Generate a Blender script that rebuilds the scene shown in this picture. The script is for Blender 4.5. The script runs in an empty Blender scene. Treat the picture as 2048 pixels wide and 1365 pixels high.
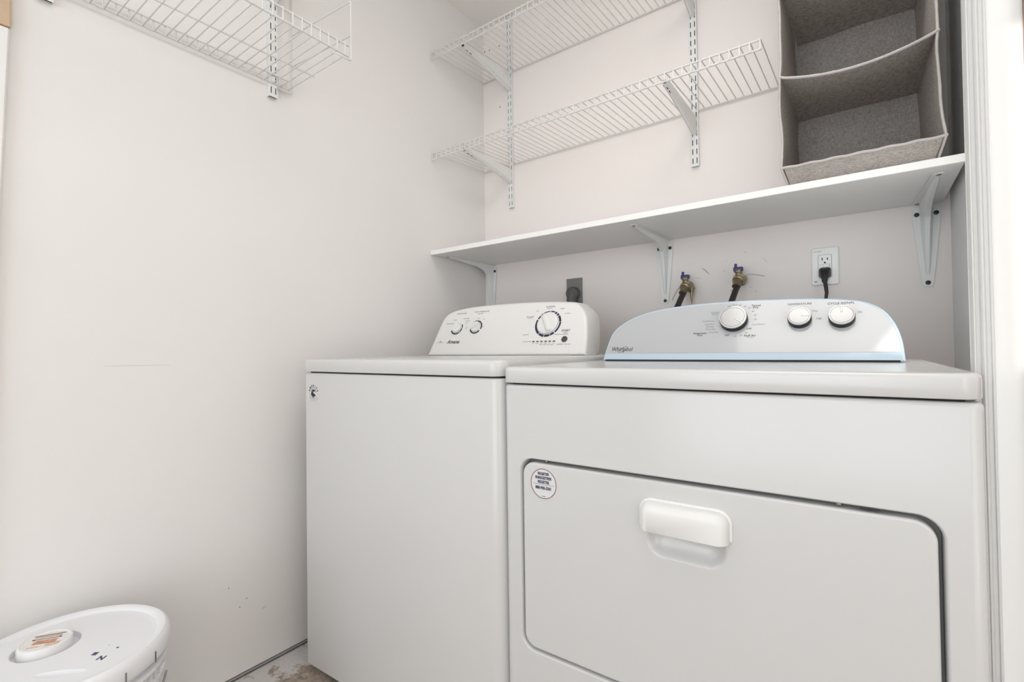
import bpy, bmesh, math, random
from mathutils import Vector, Matrix, noise
from mathutils.geometry import tessellate_polygon

random.seed(7)
R = math.radians
scene = bpy.context.scene
COL = scene.collection

# ------------------------------------------------------------------ camera
YAW, PITCH, ROLL, FPX, EYE = R(36.1881), R(.8741), R(-.747), 966.4464, .9499
fw = Vector((-math.sin(YAW)*math.cos(PITCH), math.cos(YAW)*math.cos(PITCH), math.sin(PITCH)))
rt = Vector((math.cos(YAW), math.sin(YAW), 0)); up = rt.cross(fw)
r2 = rt*math.cos(ROLL)+up*math.sin(ROLL); u2 = -rt*math.sin(ROLL)+up*math.cos(ROLL)
cd = bpy.data.cameras.new('camera'); cam = bpy.data.objects.new('camera', cd); COL.objects.link(cam)
cam.matrix_world = Matrix(((r2.x, u2.x, -fw.x, 0), (r2.y, u2.y, -fw.y, 0), (r2.z, u2.z, -fw.z, EYE), (0, 0, 0, 1)))
cd.sensor_width = 36; cd.lens = 36*FPX/2048; cd.clip_start = .02; cd.clip_end = 60
scene.camera = cam

# ------------------------------------------------------------------ light and exposure
vs = scene.view_settings
vs.view_transform = 'Standard'; vs.look = 'None'; vs.gamma = 1; vs.use_curve_mapping = False; vs.exposure = 0.03
w = bpy.data.worlds.new('daylight'); scene.world = w; w.use_nodes = True
bg = w.node_tree.nodes['Background']; bg.inputs[0].default_value = (.80, .90, 1, 1); bg.inputs[1].default_value = 2.3
sd = bpy.data.lights.new('sun', 'SUN'); sd.energy = 6.5; sd.angle = R(.6); sd.color = (1, .97, .93)
sun = bpy.data.objects.new('sun', sd); COL.objects.link(sun)
sun.rotation_euler = Vector((1, .75, -.17)).to_track_quat('-Z', 'Y').to_euler()
def area(name, loc, direction, sx, sy, power, color):
    d = bpy.data.lights.new(name, 'AREA'); d.shape = 'RECTANGLE'; d.size = sx; d.size_y = sy
    d.energy = power; d.color = color
    o = bpy.data.objects.new(name, d); COL.objects.link(o); o.location = loc
    o.rotation_euler = Vector(direction).to_track_quat('-Z', 'Y').to_euler()
    return o
area('front_fill', (-.25, -1.86, 1.12), (0, 1, .02), 1.9, 2.1, 13.5, (1, .985, .96))  # fill lamp added at the unseen front window opening
area('right_fill', (1.22, -.2, 1.35), (-1, .12, -.02), 1.9, 2.1, 4, (1, .985, .96))  # fill lamp added to brighten the left wall; no window stands here
area('left_fill', (-1.46, -.30, 1.34), (1, .25, -.05), .8, .6, 1.5, (.97, .985, 1))  # extra fill lamp added just inside the left window
area('overhead_fill', (-.12, .66, 2.47), (0, 0.1, -1), .9, .9, 9.8, (1, .97, .93))  # unseen overhead fill, added without any fixture

# ------------------------------------------------------------------ materials
def mat(name, col, rough=.6, metal=0, coat=0, var=0, vscale=6, bump=0, bscale=200, spec=.5, coat_rough=.05, rvar=0):
    m = bpy.data.materials.new(name); m.use_nodes = True; nt = m.node_tree; b = nt.nodes['Principled BSDF']
    b.inputs['Base Color'].default_value = (*col, 1); b.inputs['Roughness'].default_value = rough
    b.inputs['Metallic'].default_value = metal; b.inputs['Coat Weight'].default_value = coat
    b.inputs['Coat Roughness'].default_value = coat_rough; b.inputs['Specular IOR Level'].default_value = spec
    tc = nt.nodes.new('ShaderNodeTexCoord')
    if var:
        n = nt.nodes.new('ShaderNodeTexNoise'); n.inputs['Scale'].default_value = vscale; n.inputs['Detail'].default_value = 5
        cr = nt.nodes.new('ShaderNodeValToRGB')
        cr.color_ramp.elements[0].position = .3; cr.color_ramp.elements[1].position = .7
        cr.color_ramp.elements[0].color = (*[c*(1-var) for c in col], 1); cr.color_ramp.elements[1].color = (*[min(1, c*(1+var)) for c in col], 1)
        nt.links.new(tc.outputs['Object'], n.inputs['Vector']); nt.links.new(n.outputs['Fac'], cr.inputs[0]); nt.links.new(cr.outputs[0], b.inputs['Base Color'])
    if bump:
        n = nt.nodes.new('ShaderNodeTexNoise'); n.inputs['Scale'].default_value = bscale; n.inputs['Detail'].default_value = 3
        bp = nt.nodes.new('ShaderNodeBump'); bp.inputs['Strength'].default_value = bump; bp.inputs['Distance'].default_value = .002
        nt.links.new(tc.outputs['Object'], n.inputs['Vector']); nt.links.new(n.outputs['Fac'], bp.inputs['Height']); nt.links.new(bp.outputs[0], b.inputs['Normal'])
    return m
M = {}
M['wall'] = mat('painted_wall', (.865, .812, .78), .62, var=.012, vscale=2.2, bump=.06, bscale=90)
M['side'] = mat('left_wall_paint', (.82, .80, .782), .6, var=.012, vscale=2.0, bump=.06, bscale=90)
M['niche'] = mat('niche_paint', (.82, .82, .82), .6)
M['ceil'] = mat('ceiling_paint', (.85, .82, .79), .8, bump=.1, bscale=120)
M['trim'] = mat('trim_paint', (.66, .655, .64), .4)
M['jamb'] = mat('white_jamb_paint', (.84, .835, .81), .45, var=.01, vscale=12)
M['wood'] = mat('tan_wood', (.58, .42, .28), .5, var=.15, vscale=9)
M['brown'] = mat('brown_wood', (.20, .11, .07), .5, var=.1)
M['navy'] = mat('navy_paint', (.10, .14, .22), .6)
M['enamel'] = mat('white_enamel', (.605, .60, .592), .22, coat=.25, coat_rough=.12)
M['enamel2'] = mat('washer_enamel', (.605, .597, .585), .26, coat=.2, coat_rough=.15)
M['plastic'] = mat('white_plastic', (.76, .75, .73), .35)
M['button'] = mat('dark_button', (.055, .055, .055), .5)
M['plate'] = mat('white_outlet_plastic', (.88, .875, .86), .25)
M['silver'] = mat('silver_panel', (.475, .485, .50), .16, coat=.5, coat_rough=.04)
M['film'] = mat('blue_film', (.50, .61, .70), .18, coat=.5)
M['cap'] = mat('knob_face', (.50, .495, .485), .28, metal=.25)
M['chrome'] = mat('knob_rim', (.74, .74, .74), .22, metal=.5)
M['recess'] = mat('recess_shade', (.16, .16, .16), .6)  # dark grey that paints the shade in the dryer door channel
M['black'] = mat('black_rubber', (.012, .012, .013), .4)
M['dark'] = mat('dark_gap', (.02, .02, .02), .8)
M['ink'] = mat('dark_print', (.03, .03, .035), .6)
M['greyink'] = mat('grey_print', (.16, .16, .17), .6)
M['blueink'] = mat('blue_print', (.02, .02, .06), .6)
M['redink'] = mat('red_print', (.18, .02, .05), .6)
M['sticker'] = mat('clear_sticker', (.67, .668, .67), .3)
M['wire'] = mat('white_wire_coating', (.71, .70, .685), .35)
M['steel'] = mat('white_steel', (.80, .81, .80), .38)
M['board'] = mat('board_laminate', (.86, .855, .84), .35)
M['slot'] = mat('slot_shadow', (.015, .015, .015), .9)
M['screw'] = mat('screw_metal', (.25, .24, .23), .35, metal=.8)
M['brass'] = mat('aged_brass', (.27, .225, .14), .35, metal=.8, var=.3, vscale=60)
M['blue'] = mat('blue_plastic', (.015, .025, .16), .35)
M['hose'] = mat('hose_rubber', (.022, .02, .02), .5, bump=.2, bscale=300)
M['greyplate'] = mat('grey_plate', (.20, .20, .195), .45)
M['strip'] = mat('grey_metal_strip', (.36, .35, .34), .5)
M['greyplug'] = mat('grey_plug', (.105, .10, .095), .5)
M['tag'] = mat('grey_tag', (.42, .40, .37), .6)
M['pail'] = mat('pail_plastic', (.80, .80, .82), .38, var=.01)
M['capw'] = mat('cap_plastic', (.82, .81, .80), .35)
M['binding'] = mat('fabric_binding', (.56, .535, .505), .9, bump=.5, bscale=350)

def fabric():
    m = bpy.data.materials.new('grey_linen'); m.use_nodes = True; nt = m.node_tree; b = nt.nodes['Principled BSDF']
    tc = nt.nodes.new('ShaderNodeTexCoord'); b.inputs['Roughness'].default_value = .95; b.inputs['Specular IOR Level'].default_value = .15
    hs = []
    for sc in ((110, 110, 800), (650, 650, 110)):
        mp = nt.nodes.new('ShaderNodeMapping'); mp.inputs['Scale'].default_value = sc
        n = nt.nodes.new('ShaderNodeTexNoise'); n.inputs['Scale'].default_value = 1; n.inputs['Detail'].default_value = 3
        nt.links.new(tc.outputs['Object'], mp.inputs[0]); nt.links.new(mp.outputs[0], n.inputs['Vector']); hs.append(n)
    ad = nt.nodes.new('ShaderNodeMath'); ad.operation = 'ADD'
    nt.links.new(hs[0].outputs['Fac'], ad.inputs[0]); nt.links.new(hs[1].outputs['Fac'], ad.inputs[1])
    cr = nt.nodes.new('ShaderNodeValToRGB'); e = cr.color_ramp.elements
    hf = nt.nodes.new('ShaderNodeMath'); hf.operation = 'MULTIPLY'; hf.inputs[1].default_value = .5
    nt.links.new(ad.outputs[0], hf.inputs[0]); nt.links.new(hf.outputs[0], cr.inputs[0])
    e[0].position = .36; e[0].color = (.27, .243, .222, 1); e[1].position = .64; e[1].color = (.55, .507, .468, 1)
    nt.links.new(cr.outputs[0], b.inputs['Base Color'])
    bp = nt.nodes.new('ShaderNodeBump'); bp.inputs['Strength'].default_value = .5; bp.inputs['Distance'].default_value = .001
    nt.links.new(hf.outputs[0], bp.inputs['Height']); nt.links.new(bp.outputs[0], b.inputs['Normal'])
    return m
M['fabric'] = fabric()

def concrete():
    m = bpy.data.materials.new('stained_concrete'); m.use_nodes = True; nt = m.node_tree; b = nt.nodes['Principled BSDF']
    tc = nt.nodes.new('ShaderNodeTexCoord')
    n = nt.nodes.new('ShaderNodeTexNoise'); n.inputs['Scale'].default_value = 48; n.inputs['Detail'].default_value = 9; n.inputs['Roughness'].default_value = .65
    nt.links.new(tc.outputs['Object'], n.inputs['Vector'])
    cr = nt.nodes.new('ShaderNodeValToRGB'); e = cr.color_ramp.elements
    e[0].position = .3; e[0].color = (.20, .155, .12, 1); e[1].position = .72; e[1].color = (.58, .49, .41, 1)
    nt.links.new(n.outputs['Fac'], cr.inputs[0])
    # white plaster smears near the left wall
    n2 = nt.nodes.new('ShaderNodeTexNoise'); n2.inputs['Scale'].default_value = 14; n2.inputs['Detail'].default_value = 8; n2.inputs['Roughness'].default_value = .7
    nt.links.new(tc.outputs['Object'], n2.inputs['Vector'])
    sx = nt.nodes.new('ShaderNodeSeparateXYZ'); nt.links.new(tc.outputs['Object'], sx.inputs[0])
    mr = nt.nodes.new('ShaderNodeMapRange'); mr.inputs['From Min'].default_value = -1.33; mr.inputs['From Max'].default_value = -1.43; mr.inputs['To Min'].default_value = -.16; mr.inputs['To Max'].default_value = .16
    nt.links.new(sx.outputs['X'], mr.inputs['Value'])
    ad = nt.nodes.new('ShaderNodeMath'); nt.links.new(n2.outputs['Fac'], ad.inputs[0]); nt.links.new(mr.outputs[0], ad.inputs[1])
    c2 = nt.nodes.new('ShaderNodeValToRGB'); c2.color_ramp.elements[0].position = .53; c2.color_ramp.elements[1].position = .585
    nt.links.new(ad.outputs[0], c2.inputs[0])
    mx = nt.nodes.new('ShaderNodeMix'); mx.data_type = 'RGBA'; nt.links.new(c2.outputs[0], mx.inputs['Factor'])
    nt.links.new(cr.outputs[0], mx.inputs['A']); mx.inputs['B'].default_value = (.66, .645, .63, 1)
    nt.links.new(mx.outputs['Result'], b.inputs['Base Color']); b.inputs['Roughness'].default_value = .85
    bp = nt.nodes.new('ShaderNodeBump'); bp.inputs['Strength'].default_value = .7; bp.inputs['Distance'].default_value = .006
    nt.links.new(n.outputs['Fac'], bp.inputs['Height']); nt.links.new(bp.outputs[0], b.inputs['Normal'])
    return m
M['concrete'] = concrete()

# ------------------------------------------------------------------ helpers
class MB:
    def __init__(s): s.v = []; s.f = []
    def add(s, vs, fs):
        o = len(s.v); s.v += [tuple(v) for v in vs]; s.f += [tuple(i+o for i in f) for f in fs]; return s
    def box(s, x0, x1, y0, y1, z0, z1):
        return s.add([(x0, y0, z0), (x1, y0, z0), (x1, y1, z0), (x0, y1, z0), (x0, y0, z1), (x1, y0, z1), (x1, y1, z1), (x0, y1, z1)],
                     [(0, 3, 2, 1), (4, 5, 6, 7), (0, 1, 5, 4), (1, 2, 6, 5), (2, 3, 7, 6), (3, 0, 4, 7)])
    def loft(s, rings, cap0=True, cap1=True):
        n = len(rings[0]); vs = [p for r in rings for p in r]; fs = []
        for k in range(len(rings)-1):
            for i in range(n):
                j = (i+1) % n; fs.append((k*n+i, k*n+j, (k+1)*n+j, (k+1)*n+i))
        if cap0: fs.append(tuple(reversed(range(n))))
        if cap1: fs.append(tuple(range((len(rings)-1)*n, len(rings)*n)))
        return s.add(vs, fs)
    def tube(s, pts, r, n=8, cap=True):
        pts = [Vector(p) for p in pts]; rings = []
        t0 = (pts[1]-pts[0]).normalized(); a = Vector((0, 0, 1)) if abs(t0.z) < .9 else Vector((1, 0, 0))
        nrm = (a-t0*a.dot(t0)).normalized(); last = t0
        for i, p in enumerate(pts):
            if i == 0: t = t0
            elif i == len(pts)-1: t = (pts[i]-pts[i-1]).normalized()
            else: t = ((pts[i]-pts[i-1]).normalized()+(pts[i+1]-pts[i]).normalized()).normalized()
            q = last.rotation_difference(t); nrm = q @ nrm; last = t
            b = t.cross(nrm); rr = r[i] if isinstance(r, (list, tuple)) else r
            rings.append([p+(nrm*math.cos(2*math.pi*k/n)+b*math.sin(2*math.pi*k/n))*rr for k in range(n)])
        return s.loft(rings, cap, cap)
    def lathe(s, prof, n=32, c=(0, 0, 0), axis=None):
        rings = [[Vector((r*math.cos(2*math.pi*k/n), r*math.sin(2*math.pi*k/n), z)) for k in range(n)] for r, z in prof]
        q = Vector((0, 0, 1)).rotation_difference(Vector(axis)).to_matrix() if axis else Matrix.Identity(3)
        rings = [[q @ p+Vector(c) for p in rg] for rg in rings]
        return s.loft(rings, prof[0][0] > 1e-5 or True, True)
    def build(s, name, m, parent=None, smooth=None, loc=(0, 0, 0), mw=None, kind=None):
        me = bpy.data.meshes.new(name); me.from_pydata(s.v, [], s.f); me.validate(); me.update()
        bm = bmesh.new(); bm.from_mesh(me); bmesh.ops.recalc_face_normals(bm, faces=bm.faces)
        bm.to_mesh(me); bm.free()
        if smooth: shade(me, smooth)
        me.materials.append(m)
        return link(name, me, parent, loc, mw, kind)
def shade(me, ang):
    for p in me.polygons: p.use_smooth = True
    me.set_sharp_from_angle(angle=R(ang))
def link(name, me, parent=None, loc=(0, 0, 0), mw=None, kind=None):
    o = bpy.data.objects.new(name, me); COL.objects.link(o)
    if parent: o.parent = parent
    if mw is not None: o.matrix_local = mw
    else: o.location = loc
    if kind: o['kind'] = kind
    return o
def thing(name, label, cat, loc=(0, 0, 0), rz=0, group=None):
    o = bpy.data.objects.new(name, None); COL.objects.link(o); o.empty_display_size = .05
    o.location = loc; o.rotation_euler = (0, 0, rz); return tag(o, label, cat, group)
def tag(o, label, cat, group=None):
    o['label'] = label; o['category'] = cat
    if group: o['group'] = group
    return o
def copy_tree(o, parent=None):
    c = o.copy(); COL.objects.link(c)
    if parent: c.parent = parent
    for ch in [x for x in COL.objects if x.parent == o]: copy_tree(ch, c)
    return c
def rrect(x0, x1, y0, y1, r, n=6, rs=None):
    """rounded rectangle, ccw; rs = radii of (x0y0, x1y0, x1y1, x0y1)"""
    rs = rs or (r, r, r, r); out = []
    for (cx, cy, a0, rr) in ((x0, y0, 180, rs[0]), (x1, y0, 270, rs[1]), (x1, y1, 0, rs[2]), (x0, y1, 90, rs[3])):
        sx = 1 if cx == x0 else -1; sy = 1 if cy == y0 else -1
        for k in range(n+1):
            a = R(a0+90*k/n); out.append((cx+sx*rr+rr*math.cos(a), cy+sy*rr+rr*math.sin(a)))
    return out
def inset(poly, d):
    n = len(poly); out = []
    for i in range(n):
        a, b, c = poly[i-1], poly[i], poly[(i+1) % n]
        e1 = Vector((b[0]-a[0], b[1]-a[1])); e2 = Vector((c[0]-b[0], c[1]-b[1]))
        if e1.length < 1e-9: e1 = e2
        if e2.length < 1e-9: e2 = e1
        n1 = Vector((-e1.y, e1.x)).normalized(); n2 = Vector((-e2.y, e2.x)).normalized(); m = (n1+n2)
        m = m/max(.35, 1+n1.dot(n2))
        out.append((b[0]+m.x*d, b[1]+m.y*d))
    return out
def face_hole(outer, holes, f):
    loops = [[Vector((*p, 0)) for p in outer]]+[[Vector((*p, 0)) for p in h] for h in holes]
    tris = tessellate_polygon(loops); flat = [p for l in loops for p in l]
    return [f(p.x, p.y) for p in flat], [tuple(t) for t in tris]
def bevelbox(x0, x1, y0, y1, z0, z1, b=.002, seg=2):
    bm = bmesh.new(); bmesh.ops.create_cube(bm, size=1)
    bmesh.ops.scale(bm, vec=(x1-x0, y1-y0, z1-z0), verts=bm.verts); bmesh.ops.translate(bm, vec=((x0+x1)/2, (y0+y1)/2, (z0+z1)/2), verts=bm.verts)
    bmesh.ops.bevel(bm, geom=bm.edges[:], offset=b, segments=seg, affect='EDGES', profile=.5)
    mb = MB(); bm.verts.index_update(); mb.add([v.co[:] for v in bm.verts], [[v.index for v in f.verts] for f in bm.faces]); bm.free(); return mb
def text_mesh(body, size, align='CENTER', shear=0, bold=0, xs=1):
    cu = bpy.data.curves.new('t', 'FONT'); cu.body = body; cu.size = size; cu.align_x = align; cu.align_y = 'CENTER'
    cu.shear = shear; cu.offset = bold; cu.extrude = .00008; cu.resolution_u = 2
    o = bpy.data.objects.new('t', cu); COL.objects.link(o)
    dg = bpy.context.evaluated_depsgraph_get(); me = bpy.data.meshes.new_from_object(o.evaluated_get(dg))
    bpy.data.objects.remove(o); bpy.data.curves.remove(cu)
    if xs != 1:
        for v in me.vertices: v.co.x *= xs
    return me
def lettering(body, size, mw, m, parent, **k):
    me = text_mesh(body, size, **k); me.materials.clear(); me.materials.append(m); me.name = 'lettering'
    return link('lettering', me, parent, mw=mw)

# ------------------------------------------------------------------ the setting
XL, XR, YB, ZC = -1.4885, .2, 1.825, 2.5146
FY, RX = -2.0, 1.3         # wall behind the camera, far right wall
def struct(name, mb, m, parent=None, smooth=None):
    o = mb.build(name, m, parent, smooth); o['kind'] = 'structure'; return o
struct('floor', MB().box(XL-.12, RX+.1, FY-.1, YB+.1, -.1, 0), M['concrete'])
struct('ceiling', MB().box(XL-.12, RX+.1, FY-.1, YB+.1, ZC, ZC+.1), M['ceil'])
WY0, WY1, WZ0, WZ1 = -.75, .175, 1.165, 1.665      # window in the left wall, just outside the frame
zb = .012
lw = MB().box(XL-.1, XL, WY1, YB, zb, ZC).box(XL-.1, XL, FY, WY0, 0, ZC).box(XL-.1, XL, WY0, WY1, 0, WZ0).box(XL-.1, XL, WY0, WY1, WZ1, ZC)
wl = struct('wall_left', lw, M['side'])
struct('wall_back', MB().box(XL, XR, YB, YB+.1, 0, ZC), M['wall'])
struct('wall_right', MB().box(XR, RX, .97, YB+.1, 0, ZC), M['niche'])
struct('wall_right_return', MB().box(.1389, RX, .8988, .9695, 0, ZC), M['jamb'])
struct('wall_far_right', MB().box(RX, RX+.1, FY, YB, 0, ZC), M['side'])
# unseen front wall; its window is added to let daylight in
struct('wall_front', MB().box(XL, -1.1, FY-.1, FY, 0, ZC).box(.6, RX, FY-.1, FY, 0, ZC).box(-1.1, .6, FY-.1, FY, 0, .04).box(-1.1, .6, FY-.1, FY, 2.3, ZC), M['side'])
w2 = struct('added_window', MB().box(-1.1, -1.05, FY-.06, FY-.01, .04, 2.3).box(.55, .6, FY-.06, FY-.01, .04, 2.3).box(-1.05, .55, FY-.06, FY-.01, .04, .1).box(-1.05, .55, FY-.06, FY-.01, 2.25, 2.3).box(-.275, -.225, FY-.06, FY-.01, .1, 2.25), M['trim'])
# window_1: casing whose edge shows at the left of the frame
w1 = bpy.data.objects.new('window_1', None); COL.objects.link(w1); w1['kind'] = 'structure'
MB().loft([[(XL, ya, z), (XL+.013, ya, z), (XL+.016, ya+.003, z), (XL+.016, yb-.003, z), (XL+.013, yb, z), (XL, yb, z)] for z, ya, yb in ((.2, .120, .150), (1.19, .165, .1825), (1.652, .165, .198))]).build('side_casing', M['jamb'], w1)
c = bevelbox(XL, XL+.018, -.82, .200, 1.655, 1.76, .003).build('head_casing', M['wood'], w1); c['label'] = 'tan wooden head casing'
bevelbox(XL, XL+.016, -.82, -.75, .2, 1.652, .003).build('side_casing', M['jamb'], w1)
bevelbox(XL-.05, XL+.03, -.75, .164, 1.166, 1.190, .003).build('sill', M['jamb'], w1)
bevelbox(XL-.03, XL, -.348, -.298, 1.19, 1.664, .003).build('sun_block_bar', M['jamb'], w1)  # unseen bar added to keep the sun off the right trim
# right side trims
def profile_trim(name, pts, z0, z1, m):
    mb = MB().loft([[(x, y, z0) for x, y in pts], [(x, y, z1) for x, y in pts]]); return struct(name, mb, m, smooth=25)
tp = [(.1235, .02), (.1235, -.003), (.1248, -.006), (.1262, -.006), (.1272, -.0035), (.1312, -.0035), (.1322, -.008), (.1338, -.010), (.1360, -.0095), (.1378, -.0065), (.1415, -.0065), (.1425, -.0085), (.1448, -.0085), (.1455, -.0065), (.1455, .02)]
profile_trim('trim_1', [(x*.9547, .905+y) for x, y in tp], 0, ZC, M['trim'])
profile_trim('trim_2', [(.1745, .8968), (.1725, .8950), (.1725, .8850), (.24, .8850), (.24, .8968)], 0, ZC, M['brown'])
# strip under the left wall
bl = MB().box(XL-.03, XL+.0030, .199, YB, .0050, .0095)
struct('baseboard_left', bl, M['strip'])
struct('baseboard_left_gap', MB().box(XL-.06, XL-.0015, .199, YB, .0002, .0116), M['dark'])
for i, (x, y, z) in enumerate([(0, 0, 0)]):
    pass
# small holes and scuffs
def scuff(pts, wdt, wall, axis, m):
    """thin streak lying on a wall; pts are (a, z) along the wall"""
    mb = MB(); n = len(pts); L = []; Rr = []
    for i, (a, z) in enumerate(pts):
        b = pts[min(i+1, n-1)]; c0 = pts[max(i-1, 0)]; d = Vector((b[0]-c0[0], b[1]-c0[1])).normalized(); wd = wdt*(.25+.75*math.sin(math.pi*(i+.3)/(n-.4)))
        L.append((a-d.y*wd, z+d.x*wd)); Rr.append((a+d.y*wd, z-d.x*wd))
    P = L+Rr[::-1]
    if axis == 'y': v0 = [(a, YB-.0006, z) for a, z in P]; v1 = [(a, YB+.0005, z) for a, z in P]
    else: v0 = [(XL+.0006, a, z) for a, z in P]; v1 = [(XL-.0005, a, z) for a, z in P]
    MB().loft([v0, v1]).build('scuff', m, wall)
wb = bpy.data.objects['wall_back']
M['scuff'] = mat('scuff_mark', (.30, .26, .23), .8); M['scuff2'] = mat('faint_scuff', (.60, .57, .54), .8)

# ------------------------------------------------------------------ machine parts
def footprint_body(w_, d, z0, z1, r, rb, top_in=(), rs=None):
    P = rrect(0, w_, 0, d, r, 6, rs); rings = []
    prof = [(0, z0), (0, z1-rb)]+[(rb*(1-math.cos(R(a))), z1-rb+rb*math.sin(R(a))) for a in (22, 45, 68, 90)]
    rings = [[(x, y, z) for x, y in inset(P, i)] for i, z in prof]
    return P, rings
def smooth_outline(pts, n=90):
    # catmull-rom through the points (open), pts given bottom-left .. top .. bottom-right
    out = []
    for i in range(len(pts)-1):
        p0, p1, p2, p3 = pts[max(i-1, 0)], pts[i], pts[i+1], pts[min(i+2, len(pts)-1)]
        for k in range(5):
            t = k/5
            out.append(tuple(.5*((2*p1[j])+(-p0[j]+p2[j])*t+(2*p0[j]-5*p1[j]+4*p2[j]-p3[j])*t*t+(-p0[j]+3*p1[j]-3*p2[j]+p3[j])*t**3) for j in (0, 1)))
    out.append(pts[-1]); return out
def console_frame(vf, zf, lean):
    U = Vector((1, 0, 0)); S = Vector((0, math.sin(lean), math.cos(lean))); N = U.cross(S)
    return Matrix(((U.x, S.x, N.x, 0), (U.y, S.y, N.y, vf), (U.z, S.z, N.z, zf), (0, 0, 0, 1)))
def console_shell(outl, lean, back, r=.01, side=None):
    """outline in panel coords (ccw from bottom-left going over the top reversed) -> rings in the panel frame"""
    P = outl  # must be ccw seen from outside
    sl, cl = math.sin(lean), math.cos(lean)
    def ring(ins, dep):   # dep = distance straight back (along +V)
        q = inset(P, ins); out = []
        for x, s in q:
            s = max(s, 0) if True else s
            # +V direction in panel coords: S component sl, N component -cl ; keep foot on the deck
            out.append((x, s+dep*sl, -dep*cl))
        return out
    rings = [ring(r, 0)]+[ring(r*(1-math.sin(R(a))), r*(1-math.cos(R(a)))) for a in (22, 45, 68, 90)]
    rings.append(ring(0, back*.6)); rings.append(ring(.012, back))
    return rings
def at(mat4, x, y, z=0, rot=0):
    return mat4 @ Matrix.Translation((x, y, z)) @ Matrix.Rotation(rot, 4, 'Z')
FRONT = lambda v: Matrix(((1, 0, 0, 0), (0, 0, -1, v), (0, 1, 0, 0), (0, 0, 0, 1)))   # panel x->u, y->z, normal -> -v

# ------------------------------------------------------------------ dryer (right machine)
dryer = thing('clothes_dryer', 'white front-loading clothes dryer with silver control console and large drop-down door', 'dryer', (-.6228, .8256, 0), .0132)
DW, DD = .737, .70
def dryer_body():
    z0, z1, rb, r = .02, .8735, .006, .016
    fl, fr, fb, ft = .024, DW-.024, .022, z1-.012
    P = rrect(-.006, DW+.006, 0, DD, r, 6)
    mb = MB()
    # side/back/top shell as loft, without the flat front part
    n = len(P); prof = [(0, z0), (0, z1-rb)]+[(rb*(1-math.cos(R(a))), z1-rb+rb*math.sin(R(a))) for a in (22, 45, 68, 90)]
    rings = [[(x, y, z) for x, y in inset(P, i)] for i, z in prof]
    # ring point 6 -> 7 is the straight front edge (x from r to W-r at y=0)
    vs = [p for q in rings for p in q]; fs = []
    for k in range(len(rings)-1):
        for i in range(n):
            if k == 0 and i == 6: continue
            j = (i+1) % n; fs.append((k*n+i, k*n+j, (k+1)*n+j, (k+1)*n+i))
    fs.append(tuple(range((len(rings)-1)*n, len(rings)*n)))
    mb.add(vs, fs)
    H = rrect(.0335, .7035, .3285, .7245, .032, 8)
    a, b = P[6][0], P[7][0]
    v, f = face_hole([(a, z0), (b, z0), (b, z1-rb), (a, z1-rb)], [H], lambda x, z: (x, 0, z)); mb.add(v, f)
    rr = [[(x, y, z) for x, z in inset(H, i)] for i, y in ((0, 0), (.0012, .0006), (.0024, .003), (.0034, .007), (.0036, .022))]
    mb.loft(rr, False, False)
    MB().add([(x, .0219, z) for x, z in inset(H, .0040)], [tuple(range(len(H)))]).build('door_recess', M['recess'], dryer)  # channel floor coloured dark to deepen its shade
    return mb
dryer_body().build('cabinet', M['enamel'], dryer, 40)
# dark core seen through the gap under the lid
MB().box(.012, DW-.012, .012, DD-.02, .86, .884).build('gap_core', M['dark'], dryer)
MB().box(.030, .686, .4415, .52, .908, .9150).build('gap_core', M['dark'], dryer)
P = rrect(-.009, DW+.006, -.004, DD, .026, 6, (.024, .026, .026, .026))
prof = [(.004, .8768), (.001, .8775), (0, .8790), (0, .9040), (.0008, .9070), (.0030, .9095), (.0065, .9107), (.016, .9112), (.021, .9104), (.024, .9102)]
MB().loft([[(x, y, z) for x, y in inset(P, i)] for i, z in prof]).build('top_panel', M['enamel'], dryer, 40)
# door with recessed grip pocket
door_z0, door_z1 = .3365, .7150
def dryer_door():
    Q = rrect(.0410, .6945, door_z0, door_z1, .027, 8); mb = MB()
    K = rrect(.303, .437, .583, .672, .03, 8)
    fr = inset(Q, .004)
    v, f = face_hole(fr, [K], lambda x, z: (x, .001, z)); mb.add(v, f)
    mb.loft([[(x, y, z) for x, z in inset(Q, i)] for i, y in ((.004, .001), (.0018, .0016), (.0004, .0034), (0, .006), (0, .0215))], False, True)
    mb.loft([[(x, y, z) for x, z in inset(K, i)] for i, y in ((0, .001), (.002, .0016), (.005, .004), (.010, .010), (.016, .015), (.026, .018))], False, True)
    return mb
door = dryer_door().build('door', M['enamel'], dryer, 40)
# hooded handle
def handle():
    mb = MB(); F0 = rrect(.2925, .4455, .6335, .6845, .02, 8, (.003, .003, .022, .022))
    mb.loft([[(x, y, z) for x, z in inset(F0, i)] for i, y in ((0, .001), (0, -.0012), (.0008, -.002), (.0035, -.0022))], False, True)
    rings = []
    for y, i in ((-.001, 0), *[(-.003-.019*math.sin(R(a)), .014*(1-math.cos(R(a)))) for a in (0, 15, 35, 55, 75, 90)]):
        rings.append([(x, y, z) for x, z in rrect(.2965+i, .4415-i, .6318, .6805-i, .01, 8, (.0015, .0015, .018-i*.6, .018-i*.6))])
    mb.loft(rings, True, True); return mb
handle().build('handle', M['plastic'], door, 50)
# small hinge screws in the upper channel
for u, z in ((.0935, .7185), (.587, .7187)):
    MB().lathe([(.003, 0), (.003, .003), (.0015, .004)], 10, (u, .012, z), (0, -1, 0)).build('door_screw', M['screw'], dryer, 40)
MB().box(.612, .634, .004, .02, .7192, .7238).build('latch', M['black'], dryer)
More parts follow.
